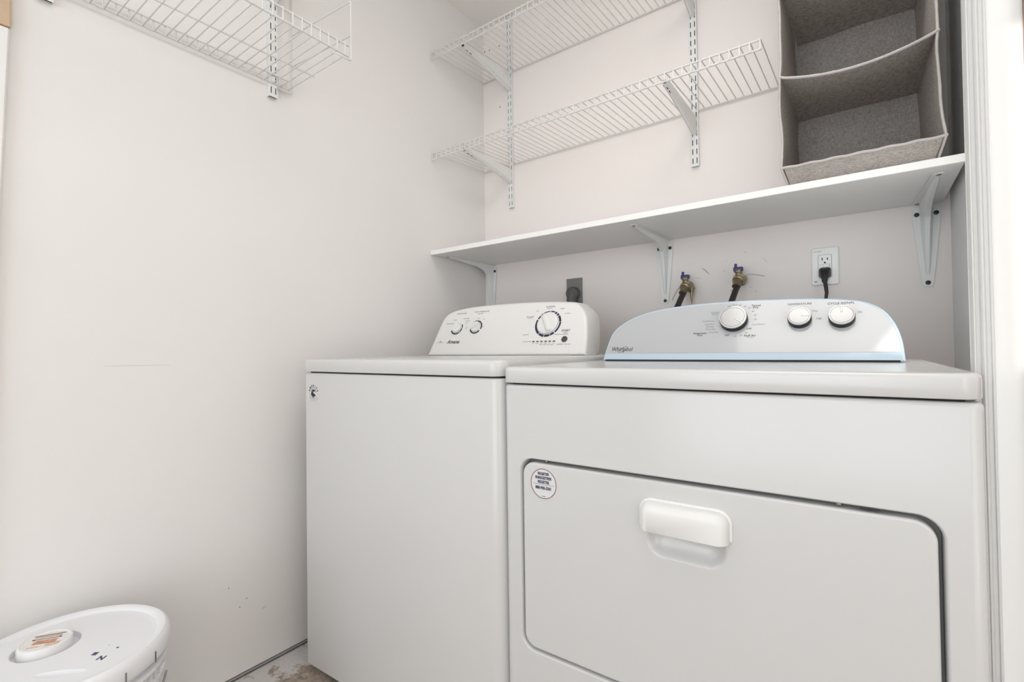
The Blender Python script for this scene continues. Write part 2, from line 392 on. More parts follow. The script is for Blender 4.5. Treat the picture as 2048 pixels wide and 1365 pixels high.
# register sticker
st = MB().lathe([(.0302, 0), (.0302, .0003)], 48, (.0915, .001, .6752), (0, -1, 0)).build('sticker', M['sticker'], door, 30)
st['label'] = 'round registration sticker with dark lettering and thin red outline'
A = FRONT(.0006)
mb = MB(); n = 64
for (ro, ri, m_) in ((.0302, .0291, 'redink'),):
    o_ = [(math.cos(2*math.pi*k/n)*ro, math.sin(2*math.pi*k/n)*ro) for k in range(n)]; i_ = [(x*ri/ro, y*ri/ro) for x, y in o_]
    MB().loft([[(x, y, .0001) for x, y in o_], [(x, y, .0004) for x, y in o_], [(x, y, .0004) for x, y in i_], [(x, y, .0001) for x, y in i_]], False, False).build('outline', M[m_], door, mw=at(A, .0915, .6752))
for t, dy, s, b in (('REGISTER', .0195, .0078, .00026), ('ENREGISTRER', .0113, .0078, .00026), ('REGISTRE', .0030, .0078, .00026), ('888-900-3381', -.0090, .0084, .00026), ('W10 44069', -.0255, .0022, 0)):
    lettering(t, s, at(A, .0915, .6752+dy, .0003), M['blueink'], door, bold=b, xs=.80)
MB().box(-.0245, .0245, -.00025, .00025, 0, .0002).build('rule', M['greyink'], door, mw=at(A, .0915, .6735, .0003))

# console
LD = R(28); CD = console_frame(.44, .9122, LD)
pts = [(.0217, 0), (.0235, .022), (.0272, .05), (.0324, .0797), (.0420, .0985), (.0541, .1123), (.0838, .1343), (.1229, .1504), (.1781, .1630), (.2718, .1715), (.38, .1735), (.48, .1705), (.5449, .1660), (.5934, .1597), (.6259, .1516), (.6524, .1364), (.6691, .1173), (.6824, .089), (.6896, .0619), (.6932, .0357), (.6947, 0)]
ol = smooth_outline(pts); OD = ol[::-1]   # reversed: right-bottom, over the top, to left-bottom = ccw
rings = console_shell(OD, LD, .085, .005)
console = MB().loft(rings).build('control_console', M['film'], dryer, 35, mw=CD)
console['label'] = 'silver control console edged with pale blue protective film'
IN = [(x, s) for x, s in inset(OD, .0058) if s > .0235]
IN = [(IN[0][0]+.0006, .0225)]+IN+[(IN[-1][0]-.0006, .0225)]
MB().loft([[(x, s, -.001) for x, s in IN], [(x, s, .0007) for x, s in IN]]).build('control_panel', M['silver'], console)
T = lambda x, y, rot=0: Matrix.Translation((x, y, .0008)) @ Matrix.Rotation(rot, 4, 'Z')
K = 'greyink'
for t, x, y, s, m_, b in [
        ('TEMPERATURE', .5030, .1525, .0078, 'ink', 0), ('CYCLE SIGNAL', .5855, .1490, .0078, 'ink', .00005), ('End of Cycle', .5855, .1445, .003, K, 0),
        ('Timed', .4090, .1553, .0082, 'ink', .0001), ('Dry', .4085, .1495, .0082, 'ink', .0001), ('Automatic', .2815, .0795, .0082, 'ink', .0001), ('Dry', .2812, .0738, .0082, 'ink', .0001),
        ('Fluff Air', .4000, .0690, .0082, 'ink', .0001), ('No Heat', .4010, .0640, .0042, K, 0), ('OFF', .3475, .0715, .0064, 'ink', .0001), ('OFF', .3969, .0884, .0064, 'ink', .0001), ('OFF', .3470, .1560, .0060, 'ink', .0001),
        ('Wrinkle', .3129, .1410, .0062, K, 0), ('Shield', .3125, .1362, .0062, K, 0), ('Cool Down', .2988, .1149, .0062, K, 0), ('Less Dry', .3023, .1057, .0062, K, 0),
        ('Normal', .3042, .0981, .0062, K, 0), ('More Dry', .3061, .0906, .0062, K, 0), ('Very Dry', .3143, .0813, .0062, K, 0), ('10', .3664, .0681, .0066, K, 0), ('20', .3799, .0705, .0066, K, 0), ('30', .3908, .0773, .0066, K, 0),
        ('Cool Down', .4172, .1005, .0062, K, 0), ('20', .4100, .1149, .0062, K, 0), ('30', .4085, .1275, .0062, K, 0), ('40', .4030, .1386, .0062, K, 0), ('50', .3944, .1495, .0062, K, 0), ('60', .3836, .1548, .0062, K, 0), ('70', .3716, .1590, .0062, K, 0),
        ('Damp', .3590, .1625, .0052, K, 0), ('Dry', .3590, .1585, .0052, K, 0), ('Med', .5352, .1313, .0066, K, 0), ('High', .5433, .1104, .0066, K, 0), ('On', .6207, .1230, .0072, K, 0), ('Low', .4710, .1104, .0060, K, 0) if False else ('Off', .5500, .1230, .0001, K, 0)]:
    if s > .001: lettering(t, s, T(x, y), M[m_], console, bold=b)
lettering('Whirlpool', .0185, T(.0745, .0345), M['ink'], console, bold=.0002, shear=.08, xs=.80)
# swoosh through the logo
sw = [(math.cos(a)*.0155, math.sin(a)*.0062) for a in [R(-200+k*14) for k in range(24)]]
sw = [(x*math.cos(.42)-y*math.sin(.42), x*math.sin(.42)+y*math.cos(.42)) for x, y in sw]
MB().tube([(x+.0765, y+.0335, .0009) for x, y in sw], [.0002+.0005*math.sin(math.pi*k/23) for k in range(24)], 5).build('logo_swoosh', M['ink'], console)
def dryer_knob(x, y, r, ang, lbl=None):
    k = MB().lathe([(r*1.04, 0), (r*1.04, .012), (r*1.0, .0145)], 40).build('knob', M['black'], console, 30, mw=Matrix.Translation((x, y, .0007)))
    MB().lathe([(r*1.0, .0140), (r*1.01, .0165), (r*.985, .0185), (r*.90, .0188), (r*.885, .0180)], 48).build('rim', M['chrome'], k, 30)
    MB().lathe([(r*.885, .0170), (r*.88, .0186), (r*.5, .0190)], 48).build('face', M['cap'], k, 60)
    MB().lathe([(r*.905, .0180), (r*.905, .0190), (r*.872, .0190), (r*.872, .0180)], 48).build('seam', M['greyink'], k, 30)
    pm = Matrix.Rotation(ang, 4, 'Z')
    MB().box(r*.22, r*.92, -.0018, .0018, .0185, .0193).build('pointer_edge', M['greyink'], k, mw=pm)
    MB().box(r*.25, r*.95, -.0011, .0011, .0187, .0196).build('pointer', M['chrome'], k, mw=pm)
    return k
dryer_knob(.3607, .1142, .0315, R(-38)); dryer_knob(.5046, .1100, .0238, R(-2)); dryer_knob(.5870, .1085, .0245, R(92))

# ------------------------------------------------------------------ washer (left machine)
washer = thing('washing_machine', 'white top-loading washing machine beside the left wall, with white dials', 'washer', (-1.3616, .8051, 0), .0265)
WW, WD = .7285, .70
P, rings = footprint_body(WW, WD, .024, .8850, .032, .005, rs=(.006, .032, .02, .02))
MB().loft(rings).build('cabinet', M['enamel2'], washer, 40)
MB().box(.012, WW-.014, .012, WD-.02, .875, .892).build('gap_core', M['dark'], washer)
P = rrect(-.001, WW+.001, -.004, WD, .036, 8, (.014, .036, .02, .02))
prof = [(.004, .8885), (.001, .8893), (0, .891), (0, .9165), (.001, .9205), (.0035, .9235), (.0075, .9251), (.0135, .9257)]
MB().loft([[(x, y, z) for x, y in inset(P, i)] for i, z in prof]).build('top_panel', M['enamel2'], washer, 40)
P = rrect(.05, WW-.05, .035, .45, .03, 6)
MB().loft([[(x, y, z) for x, y in inset(P, i)] for i, z in ((0, .9250), (0, .9262), (.003, .9268))]).build('lid', M['enamel2'], washer, 40)
for u, v in ((.06, .06), (WW-.06, .06), (.06, WD-.06), (WW-.06, WD-.06)):
    MB().lathe([(.02, -.024), (.02, -.016), (.009, -.014), (.009, .002)], 16, (u, v, .0242)).build('foot', M['black'], washer, 30)
for u, v in ((.06, .06), (DW-.06, .06), (.06, DD-.06), (DW-.06, DD-.06)):
    MB().lathe([(.02, -.02), (.02, -.012), (.009, -.010), (.009, .002)], 16, (u, v, .0202)).build('foot', M['black'], dryer, 30)
LW = R(26); CW = console_frame(.485, .9262, LW)
pts = [(.0300, 0), (.0335, .0316), (.0381, .0677), (.0425, .105), (.0478, .1392), (.0570, .1674), (.0873, .1885), (.1462, .1995), (.2179, .2045), (.3200, .2060), (.4185, .2050), (.5202, .2005), (.5972, .1939), (.6204, .1884), (.6380, .1753), (.6590, .1499), (.6710, .122), (.6790, .086), (.6850, .0519), (.6900, 0)]
OW = smooth_outline(pts)[::-1]
wc = MB().loft(console_shell(OW, LW, .125, .010)).build('control_console', M['plastic'], washer, 35, mw=CW)
TW = lambda x, y, rot=0: Matrix.Translation((x, y, .0004)) @ Matrix.Rotation(rot, 4, 'Z')
for t, x, y, s, m_, b in [
        ('WATER LEVEL', .1397, .1759, .0078, K, 0), ('WASH TEMPERATURE', .2350, .1785, .0072, K, 0), ('COLD RINSE', .2310, .1705, .0046, K, 0), ('NORMAL', .5280, .1800, .0088, K, 0),
        ('REGULAR', .527, .1735, .0046, K, 0), ('LIGHT', .480, .1655, .0046, K, 0), ('HEAVY', .575, .1690, .0050, K, 0), ('COLORS', .5980, .1500, .0052, K, 0), ('BULKY ITEMS', .4560, .1450, .0052, K, 0), ('& SHEETS', .4560, .1400, .0052, K, 0),
        ('DELICATES', .4560, .0760, .0048, K, 0), ('RINSE & SPIN', .5790, .0740, .0042, K, 0), ('OFF', .5230, .0660, .0040, K, 0), ('START', .6055, .0870, .0105, 'ink', .00015), ('PAUSE', .6055, .0795, .0045, K, 0), ('UNLOCK LID', .6060, .0740, .0040, K, 0),
        ('CANCEL', .5940, .0385, .0060, K, 0), ('3 SECONDS', .6210, .0385, .0042, K, 0), ('LOW WATER', .4680, .0500, .0052, K, 0),
        ('MEDIUM', .1150, .1495, .0048, K, 0), ('EXTRA LARGE', .1700, .1530, .0046, K, 0), ('AUTO SENSING', .0960, .1340, .0052, K, 0), ('TAP COLD', .1800, .1420, .0046, K, 0), ('COLD', .1780, .1330, .0046, K, 0),
        ('WARM', .2300, .1500, .0044, K, 0), ('HOT', .2560, .1460, .0044, K, 0), ('MED', .1830, .1160, .0040, K, 0), ('LOW', .1830, .1100, .0040, K, 0), ('COOL', .2620, .1150, .0040, K, 0),
        ('hp', .0756, .0600, .0075, 'ink', 0), ('HIGH PERFORMANCE', .0756, .0545, .0030, K, 0)]:
    lettering(t, s, TW(x, y), M[m_], wc, bold=b)
lettering('Amana', .0215, TW(.1400, .0560), M['ink'], wc, bold=.0004, shear=.35, xs=.98)
for k in range(6):
    u = .4936+k*.0155
    MB().box(-.0044, .0044, -.0019, .0019, 0, .0004).build('indicator', M['ink'], wc, mw=TW(u, .0500))
    lettering(('WASH', 'RINSE', 'SPIN', 'DONE', 'LID', 'LOCK')[k], .0036, TW(u, .0430), M[K], wc)
lettering('SOAK   DRAIN   SPIN   DONE', .0040, TW(.545, .0375), M[K], wc)
MB().lathe([(.0105, 0), (.0105, .0018), (.0085, .0026), (.004, .003)], 28).build('start_button', M['button'], wc, 40, mw=Matrix.Translation((.6075, .0563, 0)))
def arc_ring(x, y, ro, ri, a0, a1, m_):
    n = max(3, int(abs(a1-a0)/6)); o_ = []; i_ = []
    for k in range(n+1):
        a = R(a0+(a1-a0)*k/n); t = math.sin(math.pi*k/n)
        o_.append((ro*math.cos(a), ro*math.sin(a))); i_.append((ri*math.cos(a), ri*math.sin(a)))
    Q = o_+i_[::-1]
    MB().loft([[(px, py, -.0002) for px, py in Q], [(px, py, .0003) for px, py in Q]]).build('dial_ring', M[m_], wc, mw=TW(x, y))
for (x, y, ro, segs) in ((.5330, .1150, .0485, ((8, 38, .0410), (42, 52, .0410), (56, 66, .0410), (70, 88, .044), (92, 135, .0455), (139, 155, .043), (159, 232, .0410), (236, 262, .0410), (265, 290, .0410), (293, 312, .0410), (316, 366, .0425))),
                         (.1375, .1140, .0275, ((205, 312, .0225), (-42, -5, .0225), (-1, 35, .0235))),
                         (.2290, .1150, .0275, ((200, 322, .0225), (-20, 45, .0225), (50, 68, .0215), (72, 90, .022), (95, 135, .0238), (165, 178, .022)))):
    for a0, a1, ri in segs: arc_ring(x, y, ro, ri, a0, a1, 'blueink')
def washer_knob(x, y, r, ang, h=.018):
    k = MB().lathe([(r*1.02, 0), (r*1.0, h*.35), (r*.93, h*.5), (r*.86, h*.52)], 40).build('knob', M['plastic'], wc, 40, mw=Matrix.Translation((x, y, 0)))
    Q = rrect(-r*.95, r*.95, -r*.30, r*.30, r*.28, 5)
    MB().loft([[(px*sc, py*sc2, z) for px, py in Q] for sc, sc2, z in ((1, 1.25, h*.45), (.98, .8, h*.8), (.92, .45, h), (.85, .2, h*1.03))]).build('grip', M['plastic'], k, 50, mw=Matrix.Rotation(ang, 4, 'Z'))
washer_knob(.5330, .1150, .0385, R(118), .016); washer_knob(.1375, .1140, .0205, R(60), .016); washer_knob(.2290, .1150, .0205, R(25), .016)
# round emblem sticker on the washer front
AW = FRONT(-.0003)
sx, sz = .0435, .8265
S = MB().lathe([(.0268, 0), (.0268, .0003)], 40).build('sticker', M['sticker'], washer, 30, mw=at(AW, sx, sz, -.0002)); S['label'] = 'round sticker with a dark eagle-like emblem under curved lettering'
for k, ch in enumerate('AMERICA'):
    a = R(90+(3-k)*24); lettering(ch, .0098, at(AW, sx+.0205*math.cos(a), sz+.0205*math.sin(a), .0004, a-R(90)), M['ink'], washer, bold=.00025)
for rr_, a0, a1 in ((.0165, 200, 340), (.0205, 205, 335), (.0245, 215, 325)):
    MB().tube([(rr_*math.cos(R(a)), rr_*math.sin(R(a)), .0003) for a in range(a0, a1+1, 9)], .0003, 4).build('printed_line', M['greyink'], washer, mw=at(AW, sx, sz, .0002))
MB().tube([(.0125*math.cos(R(a)), .0125*math.sin(R(a))+.002, .0003) for a in range(-10, 200, 14)], .0005, 4).build('printed_line', M['ink'], washer, mw=at(AW, sx, sz, .0002))
def flat(Q, name='emblem'): MB().loft([[(x, y, .0001) for x, y in Q], [(x, y, .0004) for x, y in Q]]).build(name, M['ink'], washer, mw=at(AW, sx, sz, .0002))
aa = [R(k) for k in range(25, 336, 12)]
flat([((.0112-.002*math.sin(3*t))*math.cos(t), .0112*math.sin(t)-.001) for t in aa]+[(.0052*math.cos(t)+.001, (.0042+.0012*math.cos(2*t))*math.sin(t)+.0005) for t in aa[::-1]])
flat([(-.0035, .003), (-.0018, .0035), (.0005, -.002), (.0060, -.0035), (.0060, -.0062), (-.0010, -.0062), (-.0040, -.004)])
for x in (-.0035, .0022): flat([(x-.0013, -.010), (x+.0013, -.010), (x+.0006, -.0155), (x-.0010, -.0155)])
for s_ in (-1, 1): MB().lathe([(.0012, 0), (.0012, .0003)], 8).build('printed_dot', M['ink'], washer, mw=at(AW, sx+s_*.0215, sz-.003, .0002))

# ------------------------------------------------------------------ long board shelf and its three brackets
BZ = 1.3515; BT = .0190
bo = bevelbox(XL+.001, .1865, 1.4545, YB-.0015, BZ, BZ+BT, .0012, 1).build('shelf_board', M['board'])
tag(bo, 'long white laminate shelf board above the two machines', 'shelf')
def shelf_bracket(x, label):
    t = thing('shelf_bracket', label, 'bracket', (x, YB-.0015, BZ-.0005), 0, 'pressed steel brackets under the long board')
    L, Hh = .315, .240
    hw = .031                                   # plate half width near the bend
    # flat plates (wall leg and shelf leg), tapering to rounded ends
    def leg(l, to):
        Q = [(-.012, .0), (-hw, .012), (-hw, .045), (-.014, l-.02), (-.012, l-.006), (-.007, l), (.007, l), (.012, l-.006), (.014, l-.02), (hw, .045), (hw, .012), (.012, .0)]
        return MB().loft([[to(a, b, 0) for a, b in Q], [to(a, b, .0022) for a, b in Q]])
    wallp = leg(Hh, lambda a, b, d: (a, -d, -b)).build('wall_plate', M['steel'], t)
    shp = leg(L, lambda a, b, d: (a, -b, -d)).build('shelf_plate', M['steel'], t)
    # raised rib that runs along both legs and rounds the bend
    path = [(L-.03, .0018), (L-.05, .0065), (.10, .0190), (.060, .0300), (.036, .046), (.0245, .070), (.018, .11), (.0065, Hh-.05), (.0018, Hh-.03)]
    base = [(L-.03, 0), (L-.05, 0), (.10, 0), (.05, 0), (.0, 0), (0, .05), (0, .10), (0, Hh-.05), (0, Hh-.03)]
    wd = [.005, .008, .013, .015, .016, .015, .013, .008, .005]
    rings = []
    for (py, pz), (by, bz), hwid in zip(path, base, wd):
        rings.append([(-hwid, -by, -bz), (-hwid*.55, -(by+(py-by)*.75), -(bz+(pz-bz)*.75)), (-hwid*.38, -py, -pz), (hwid*.38, -py, -pz), (hwid*.55, -(by+(py-by)*.75), -(bz+(pz-bz)*.75)), (hwid, -by, -bz)])
    MB().loft(rings).build('rib', M['steel'], t, 30)
    for a, b in ((-.0215, .030), (.0215, .030), (0, Hh-.012)):
        MB().lathe([(.0062, 0), (.0062, .0022), (.0035, .0030)], 14, (a, -.0020, -b), (0, -1, 0)).build('screw', M['black'], t, 30)
    for a, b in ((0, L-.012), (-.0215, .020)):
        MB().lathe([(.0050, 0), (.0050, .0015), (.0025, .0024)], 14, (a, -b, -.0020), (0, 0, -1)).build('screw', M['screw'], t, 30)
    return t
b0 = shelf_bracket(-1.450, 'white steel bracket under the board, against the left wall')
for x, l in ((-.6095, 'white steel bracket under the middle of the board, between the two machines'), (.148, 'white steel bracket under the board, at its right end beside the door trim')):
    c = copy_tree(b0); c.location.x = x; c['label'] = l

# ------------------------------------------------------------------ slotted standards
def standard(zlo, zhi, label, cat='rail', name='slotted_rail', off=0.0, pitch=.0334):
    """local: x along wall, -y out of wall; origin at the bottom"""
    t = thing(name, label, cat, (0, 0, 0), 0, 'slotted wall rails holding the wire shelves')
    W_, D_ = .0265, .0130; h = zhi-zlo; mb = MB()
    c1, c2, sw_ = -.0072, .0072, .0030
    xs = [-W_/2, c1-sw_/2, c1+sw_/2, c2-sw_/2, c2+sw_/2, W_/2]; th = .0012
    for a, b in ((0, 1), (2, 3), (4, 5)): mb.box(xs[a], xs[b], -D_, -D_+th, 0, h)
    z = 0; k = 0; s0 = .010+off
    zz = [0]
    while s0+.0205 < h: zz += [s0, s0+.0205]; s0 += pitch
    zz.append(h)
    for i in range(0, len(zz), 2):
        for a, b in ((1, 2), (3, 4)): mb.box(xs[a], xs[b], -D_, -D_+th, zz[i], zz[i+1])
    mb.box(-W_/2, -W_/2+th, -D_+th, 0, 0, h); mb.box(W_/2-th, W_/2, -D_+th, 0, 0, h)
    mb.build('channel', M['steel'], t)
    MB().box(-W_/2+th+.0003, W_/2-th-.0003, -.0060, -.0012, .004, h-.001).build('cavity', M['slot'], t)
    nz = .12
    while nz < h-.05:
        MB().lathe([(.0038, 0), (.0038, .0012), (.002, .002)], 12, (0, -D_+.0002, nz), (0, -1, 0)).build('screw', M['steel'], t, 30); nz += .20
    return t
def place(o, x, y, z, rz=0): o.location = (x, y, z); o.rotation_euler = (0, 0, rz)
s1 = standard(1.6060, ZC-.006, 'white slotted rail on the back wall, nearest the left corner'); place(s1, -1.322, YB-.0005, 1.6060)
s2 = standard(1.6050, ZC-.006, 'white slotted rail on the back wall, near the grey fabric organizer'); place(s2, -.4885, YB-.0005, 1.6050)
s3 = standard(1.7440, ZC-.006, 'white slotted rail on the left wall, beside the end of the wire shelf'); place(s3, XL+.0005, .7735, 1.7440, R(90))
s4 = standard(1.7500, ZC-.006, 'white slotted rail on the left wall, barely seen at the top left'); place(s4, XL+.0005, .2545, 1.7500, R(90))

def rail_bracket(label, L=.318, H_=.060):
    t = thing('rail_bracket', label, 'bracket', (0, 0, 0), 0, 'tapered brackets hooked into the slotted rails')
    # local: origin at rail face, top of bracket; -y outwards ; U channel, closed at the bottom
    w0 = .0078; N = 10; side = []
    for k in range(N+1):
        u = k/N; y = -L*u; zb_ = -(H_*(1-u)**1.25+.014*u+.004)
        side.append((y, zb_))
    prof = [(0, 0)]+[(-L*k/N, 0) for k in range(1, N+1)]+[(-L-.004, -.006)]+side[::-1]
    for s_ in (-1, 1):
        MB().loft([[(s_*w0, y, z) for y, z in prof], [(s_*(w0-.0014), y, z) for y, z in prof]]).build('side_plate', M['steel'], t)
    rings = []
    for y, z in side: rings.append([(-w0, y, z+.004), (-w0*.7, y, z+.0006), (0, y, z-.0006), (w0*.7, y, z+.0006), (w0, y, z+.004), (w0, y, z+.006), (-w0, y, z+.006)])
    MB().loft(rings).build('belly', M['steel'], t, 50)
    for q in (.86, .93):
        y = -L*q; z = -(H_*(1-q)**1.25+.014*q+.004)
        MB().box(-.0012, .0012, y-.006, y+.006, z-.0016, z+.003).build('slot', M['slot'], t)
    MB().lathe([(.003, 0), (.003, .0009)], 10, (-w0, -.022, -.022), (-1, 0, 0)).build('base_hole', M['slot'], t)  # dark disc painted as the shaded hole near the rail end
    MB().lathe([(.0055, -.001), (.0055, .0015)], 12, (0, -L-.0035, -.010), (0, -1, 0)).build('tip_opening', M['slot'], t)
    return t
YR = YB-.0135
rb = rail_bracket('tapered white bracket holding the upper back shelf, left rail'); place(rb, -1.322, YR, 2.2195)
def rbcopy(label, x, y, z, rz=0): c = copy_tree(rb); c['label'] = label; place(c, x, y, z, rz)
rbcopy('tapered white bracket holding the lower back shelf, left rail', -1.322, YR, 1.7845)
rbcopy('tapered white bracket holding the lower back shelf, right rail', -.4885, YR, 1.7845)
rbcopy('tapered white bracket holding the upper back shelf, right rail', -.4885, YR, 2.2195)
rbcopy('tapered white bracket on the left wall rail, at the top edge of the picture', XL+.0135, .7735, 2.0950, R(90))

# ------------------------------------------------------------------ ventilated wire shelves
def rod(p, q, r, name, t, bend=None): return MB().tube([p, q] if bend is None else bend, r, 8).build(name, M['wire'], t, 60)
def back_shelf(x0, x1, zback, zfront, label):
    t = thing('wire_shelf', label, 'shelf', (x0, YB, zback), 0, 'white ventilated wire shelves')
    L = x1-x0; dz = zfront-zback; yf = -.357; yb = -.008
    rod((0, yb, 0), (L, yb, 0), .0028, 'back_rod', t)
    rod((0, yf, dz), (L, yf, dz), .0030, 'front_rod', t); rod((0, yf-.001, dz-.0270), (L, yf-.001, dz-.0270), .0030, 'front_rod', t)
    n = int(round(L/.0262)); first = None
    for k in range(n+1):
        x = min(L-.002, .002+k*(L-.004)/n)
        if first is None:
            first = MB().tube([(0, yb+.004, .0030), (0, yf+.004, dz+.0035), (0, yf-.0022, dz+.0035), (0, yf-.0045, dz+.001), (0, yf-.0052, dz-.0290)], .0017, 6).build('deck_wire', M['wire'], t, 60, loc=(x, 0, 0))
        else: link('deck_wire', first.data, t, (x, 0, 0))
    return t
back_shelf(XL+.006, -.2150, 1.8095, 1.7885, 'lower white wire shelf on the back wall')
back_shelf(XL+.006, -.2150, 2.2460, 2.2240, 'upper white wire shelf on the back wall, running out of the picture')
ls = thing('wire_shelf', 'white wire shelf with upturned lip high on the left wall', 'shelf', (XL, 0, 1.787), 0, 'white ventilated wire shelves')
y0, y1 = .12, .826; xo = .3170; xi = .0150
rod((xo, y0, 0), (xo, y1+.006, 0), .0034, 'outer_rod', ls); rod((xo, y0, .0300), (xo, y1+.006, .0300), .0030, 'outer_rod', ls)
rod((xi, y0, 0), (xi, y1-.004, 0), .0032, 'wall_rod', ls); rod((xi+.003, y0, .0250), (xi+.003, y1-.010, .0250), .0022, 'wall_rod', ls)
rod((.153, y0, -.0035), (.153, y1, -.0035), .0024, 'middle_rod', ls)
first = None; n = 27
for k in range(n+1):
    y = y1-.008-k*.0257
    if first is None:
        first = MB().tube([(xi+.003, 0, .0270), (xi-.001, 0, .0255), (xi-.0015, 0, .0), (xi+.004, 0, -.0045), (xo-.004, 0, -.0045), (xo+.0035, 0, -.002), (xo+.0040, 0, .0320)], .0018, 6).build('deck_wire', M['wire'], ls, 60, loc=(0, y, 0))
    else: link('deck_wire', first.data, ls, (0, y, 0))
# wire end divider hooked on the shelf end
dv = thing('wire_divider', 'bent white wire end rack hanging at the end of the left wall shelf', 'rack', (XL, .835, 1.787))
xa, xb = .0120, .3240
MB().tube([(xa+.03, -.052, -.004), (xa+.004, -.050, -.009), (xa, -.044, -.010), (xa, -.004, -.010), (xa, 0, -.006), (xa, 0, .31), (xa+.004, -.006, .345), (xa+.03, -.02, .36)], .0020, 7).build('wire_upright', M['wire'], dv, 60)
MB().tube([(xb-.02, -.052, -.004), (xb-.004, -.050, -.013), (xb, -.044, -.014), (xb, -.004, -.014), (xb, 0, -.010), (xb, 0, .1540), (xb-.004, 0, .1580)], .0022, 7).build('wire_upright', M['wire'], dv, 60)
for za, zb_ in ((.181, .158), (.0800, .0600)): MB().tube([(xa, 0, za), (xb, 0, zb_)], .0022, 7).build('wire_crossbar', M['wire'], dv, 60)

# ------------------------------------------------------------------ grey fabric organizer
org = thing('fabric_organizer', 'grey linen hanging organizer with open shelves standing on the right end of the board', 'organizer', (0, 0, BZ+BT))
ox0, ox1, oyf, oyb = -.1655, .1400, 1.4500, 1.7600; zt = ZC-BZ-BT-.03
lv = [.046, .289, .530, .771, 1.010]          # heights of the front edges above the board
def grid(nu, nv, f, th=None, name='panel', m='fabric', parent=org, off=(0, 0, 1)):
    """f(u,v)->Vector ; thin solid by offset"""
    A_ = [[Vector(f(i/nu, j/nv)) for i in range(nu+1)] for j in range(nv+1)]; o3 = Vector(off)*th; vs = []; fs = []
    for L_ in (0, 1):
        for row in A_: vs += [p+(o3 if L_ else Vector((0, 0, 0))) for p in row]
    N1 = (nu+1)*(nv+1); ix = lambda i, j, l: l*N1+j*(nu+1)+i
    for l in (0, 1):
        for j in range(nv):
            for i in range(nu):
                q = (ix(i, j, l), ix(i+1, j, l), ix(i+1, j+1, l), ix(i, j+1, l)); fs.append(q if l else q[::-1])
    for i in range(nu): fs.append((ix(i, 0, 0), ix(i+1, 0, 0), ix(i+1, 0, 1), ix(i, 0, 1))); fs.append((ix(i, nv, 0), ix(i, nv, 1), ix(i+1, nv, 1), ix(i+1, nv, 0)))
    for j in range(nv): fs.append((ix(0, j, 0), ix(0, j, 1), ix(0, j+1, 1), ix(0, j+1, 0))); fs.append((ix(nu, j, 0), ix(nu, j+1, 0), ix(nu, j+1, 1), ix(nu, j, 1)))
    return MB().add(vs, fs).build(name, M[m], parent, 60)
def nz3(x, y, z, s=6): return noise.noise(Vector((x*s, y*s, z*s)))
def bow(z):            # pinched at each shelf level, bulging between
    k = 0
    for a, b in zip([-.2]+lv, lv+[1.3]):
        if a <= z < b: k = (z-a)/(b-a)
    return math.sin(math.pi*k)
def side_x(s_, y, z):
    base = ox0 if s_ < 0 else ox1+.012*max(0, 1-z/.25)
    t = (y-oyf)/(oyb-oyf)
    pinch = .002*math.exp(-min(abs(z-l) for l in lv)*28)*max(0, 1-t*4)
    inn = (-.006*bow(z)*math.sin(math.pi*min(1, t*1.6)))*(1 if s_ < 0 else -1)*-1
    x = base-(inn if s_ < 0 else -inn)*.0+(-pinch if s_ < 0 else pinch)+.006*nz3(s_*3, y, z, 7)
    if z < lv[0]: x += (.014*(1-z/lv[0]))*(-s_)
    x += (.016*t)*(-s_ if s_ < 0 else -s_)*.5
    return x
def side_y(s_, y, z):
    t = (y-oyf)/(oyb-oyf)
    return y+(1-t)*(.012*bow(z)+.004*nz3(s_, 2, z, 14))+(0 if z >= lv[0] else (1-t)*.03*(1-z/lv[0]))
for s_ in (-1, 1):
    grid(10, 60, lambda u, v, s_=s_: (side_x(s_, oyf+(oyb-oyf)*u, .002+(zt-.002)*v), side_y(s_, oyf+(oyb-oyf)*u, .002+(zt-.002)*v), .002+(zt-.002)*v), .006, 'side_panel', off=(s_, 0, 0))
    pth = [(side_x(s_, oyf, z)+s_*.003, side_y(s_, oyf, z)-.001, z) for z in [.004+(zt-.004)*k/110 for k in range(111)]]
    MB().tube(pth, [.0027+.0010*noise.noise(Vector((0, s_, k*.9))) for k in range(111)], 7).build('edge_binding', M['binding'], org, 60)
grid(12, 50, lambda u, v: (ox0+.004+(ox1-ox0-.010)*u, oyb-.002+.008*nz3(u*.5, 4, v*1.2, 5)-.012*math.exp(-((u-.15-.5*(v*8 % 1))**2)*60)*.5, .002+(zt-.002)*v), .005, 'back_panel', off=(0, 1, 0))
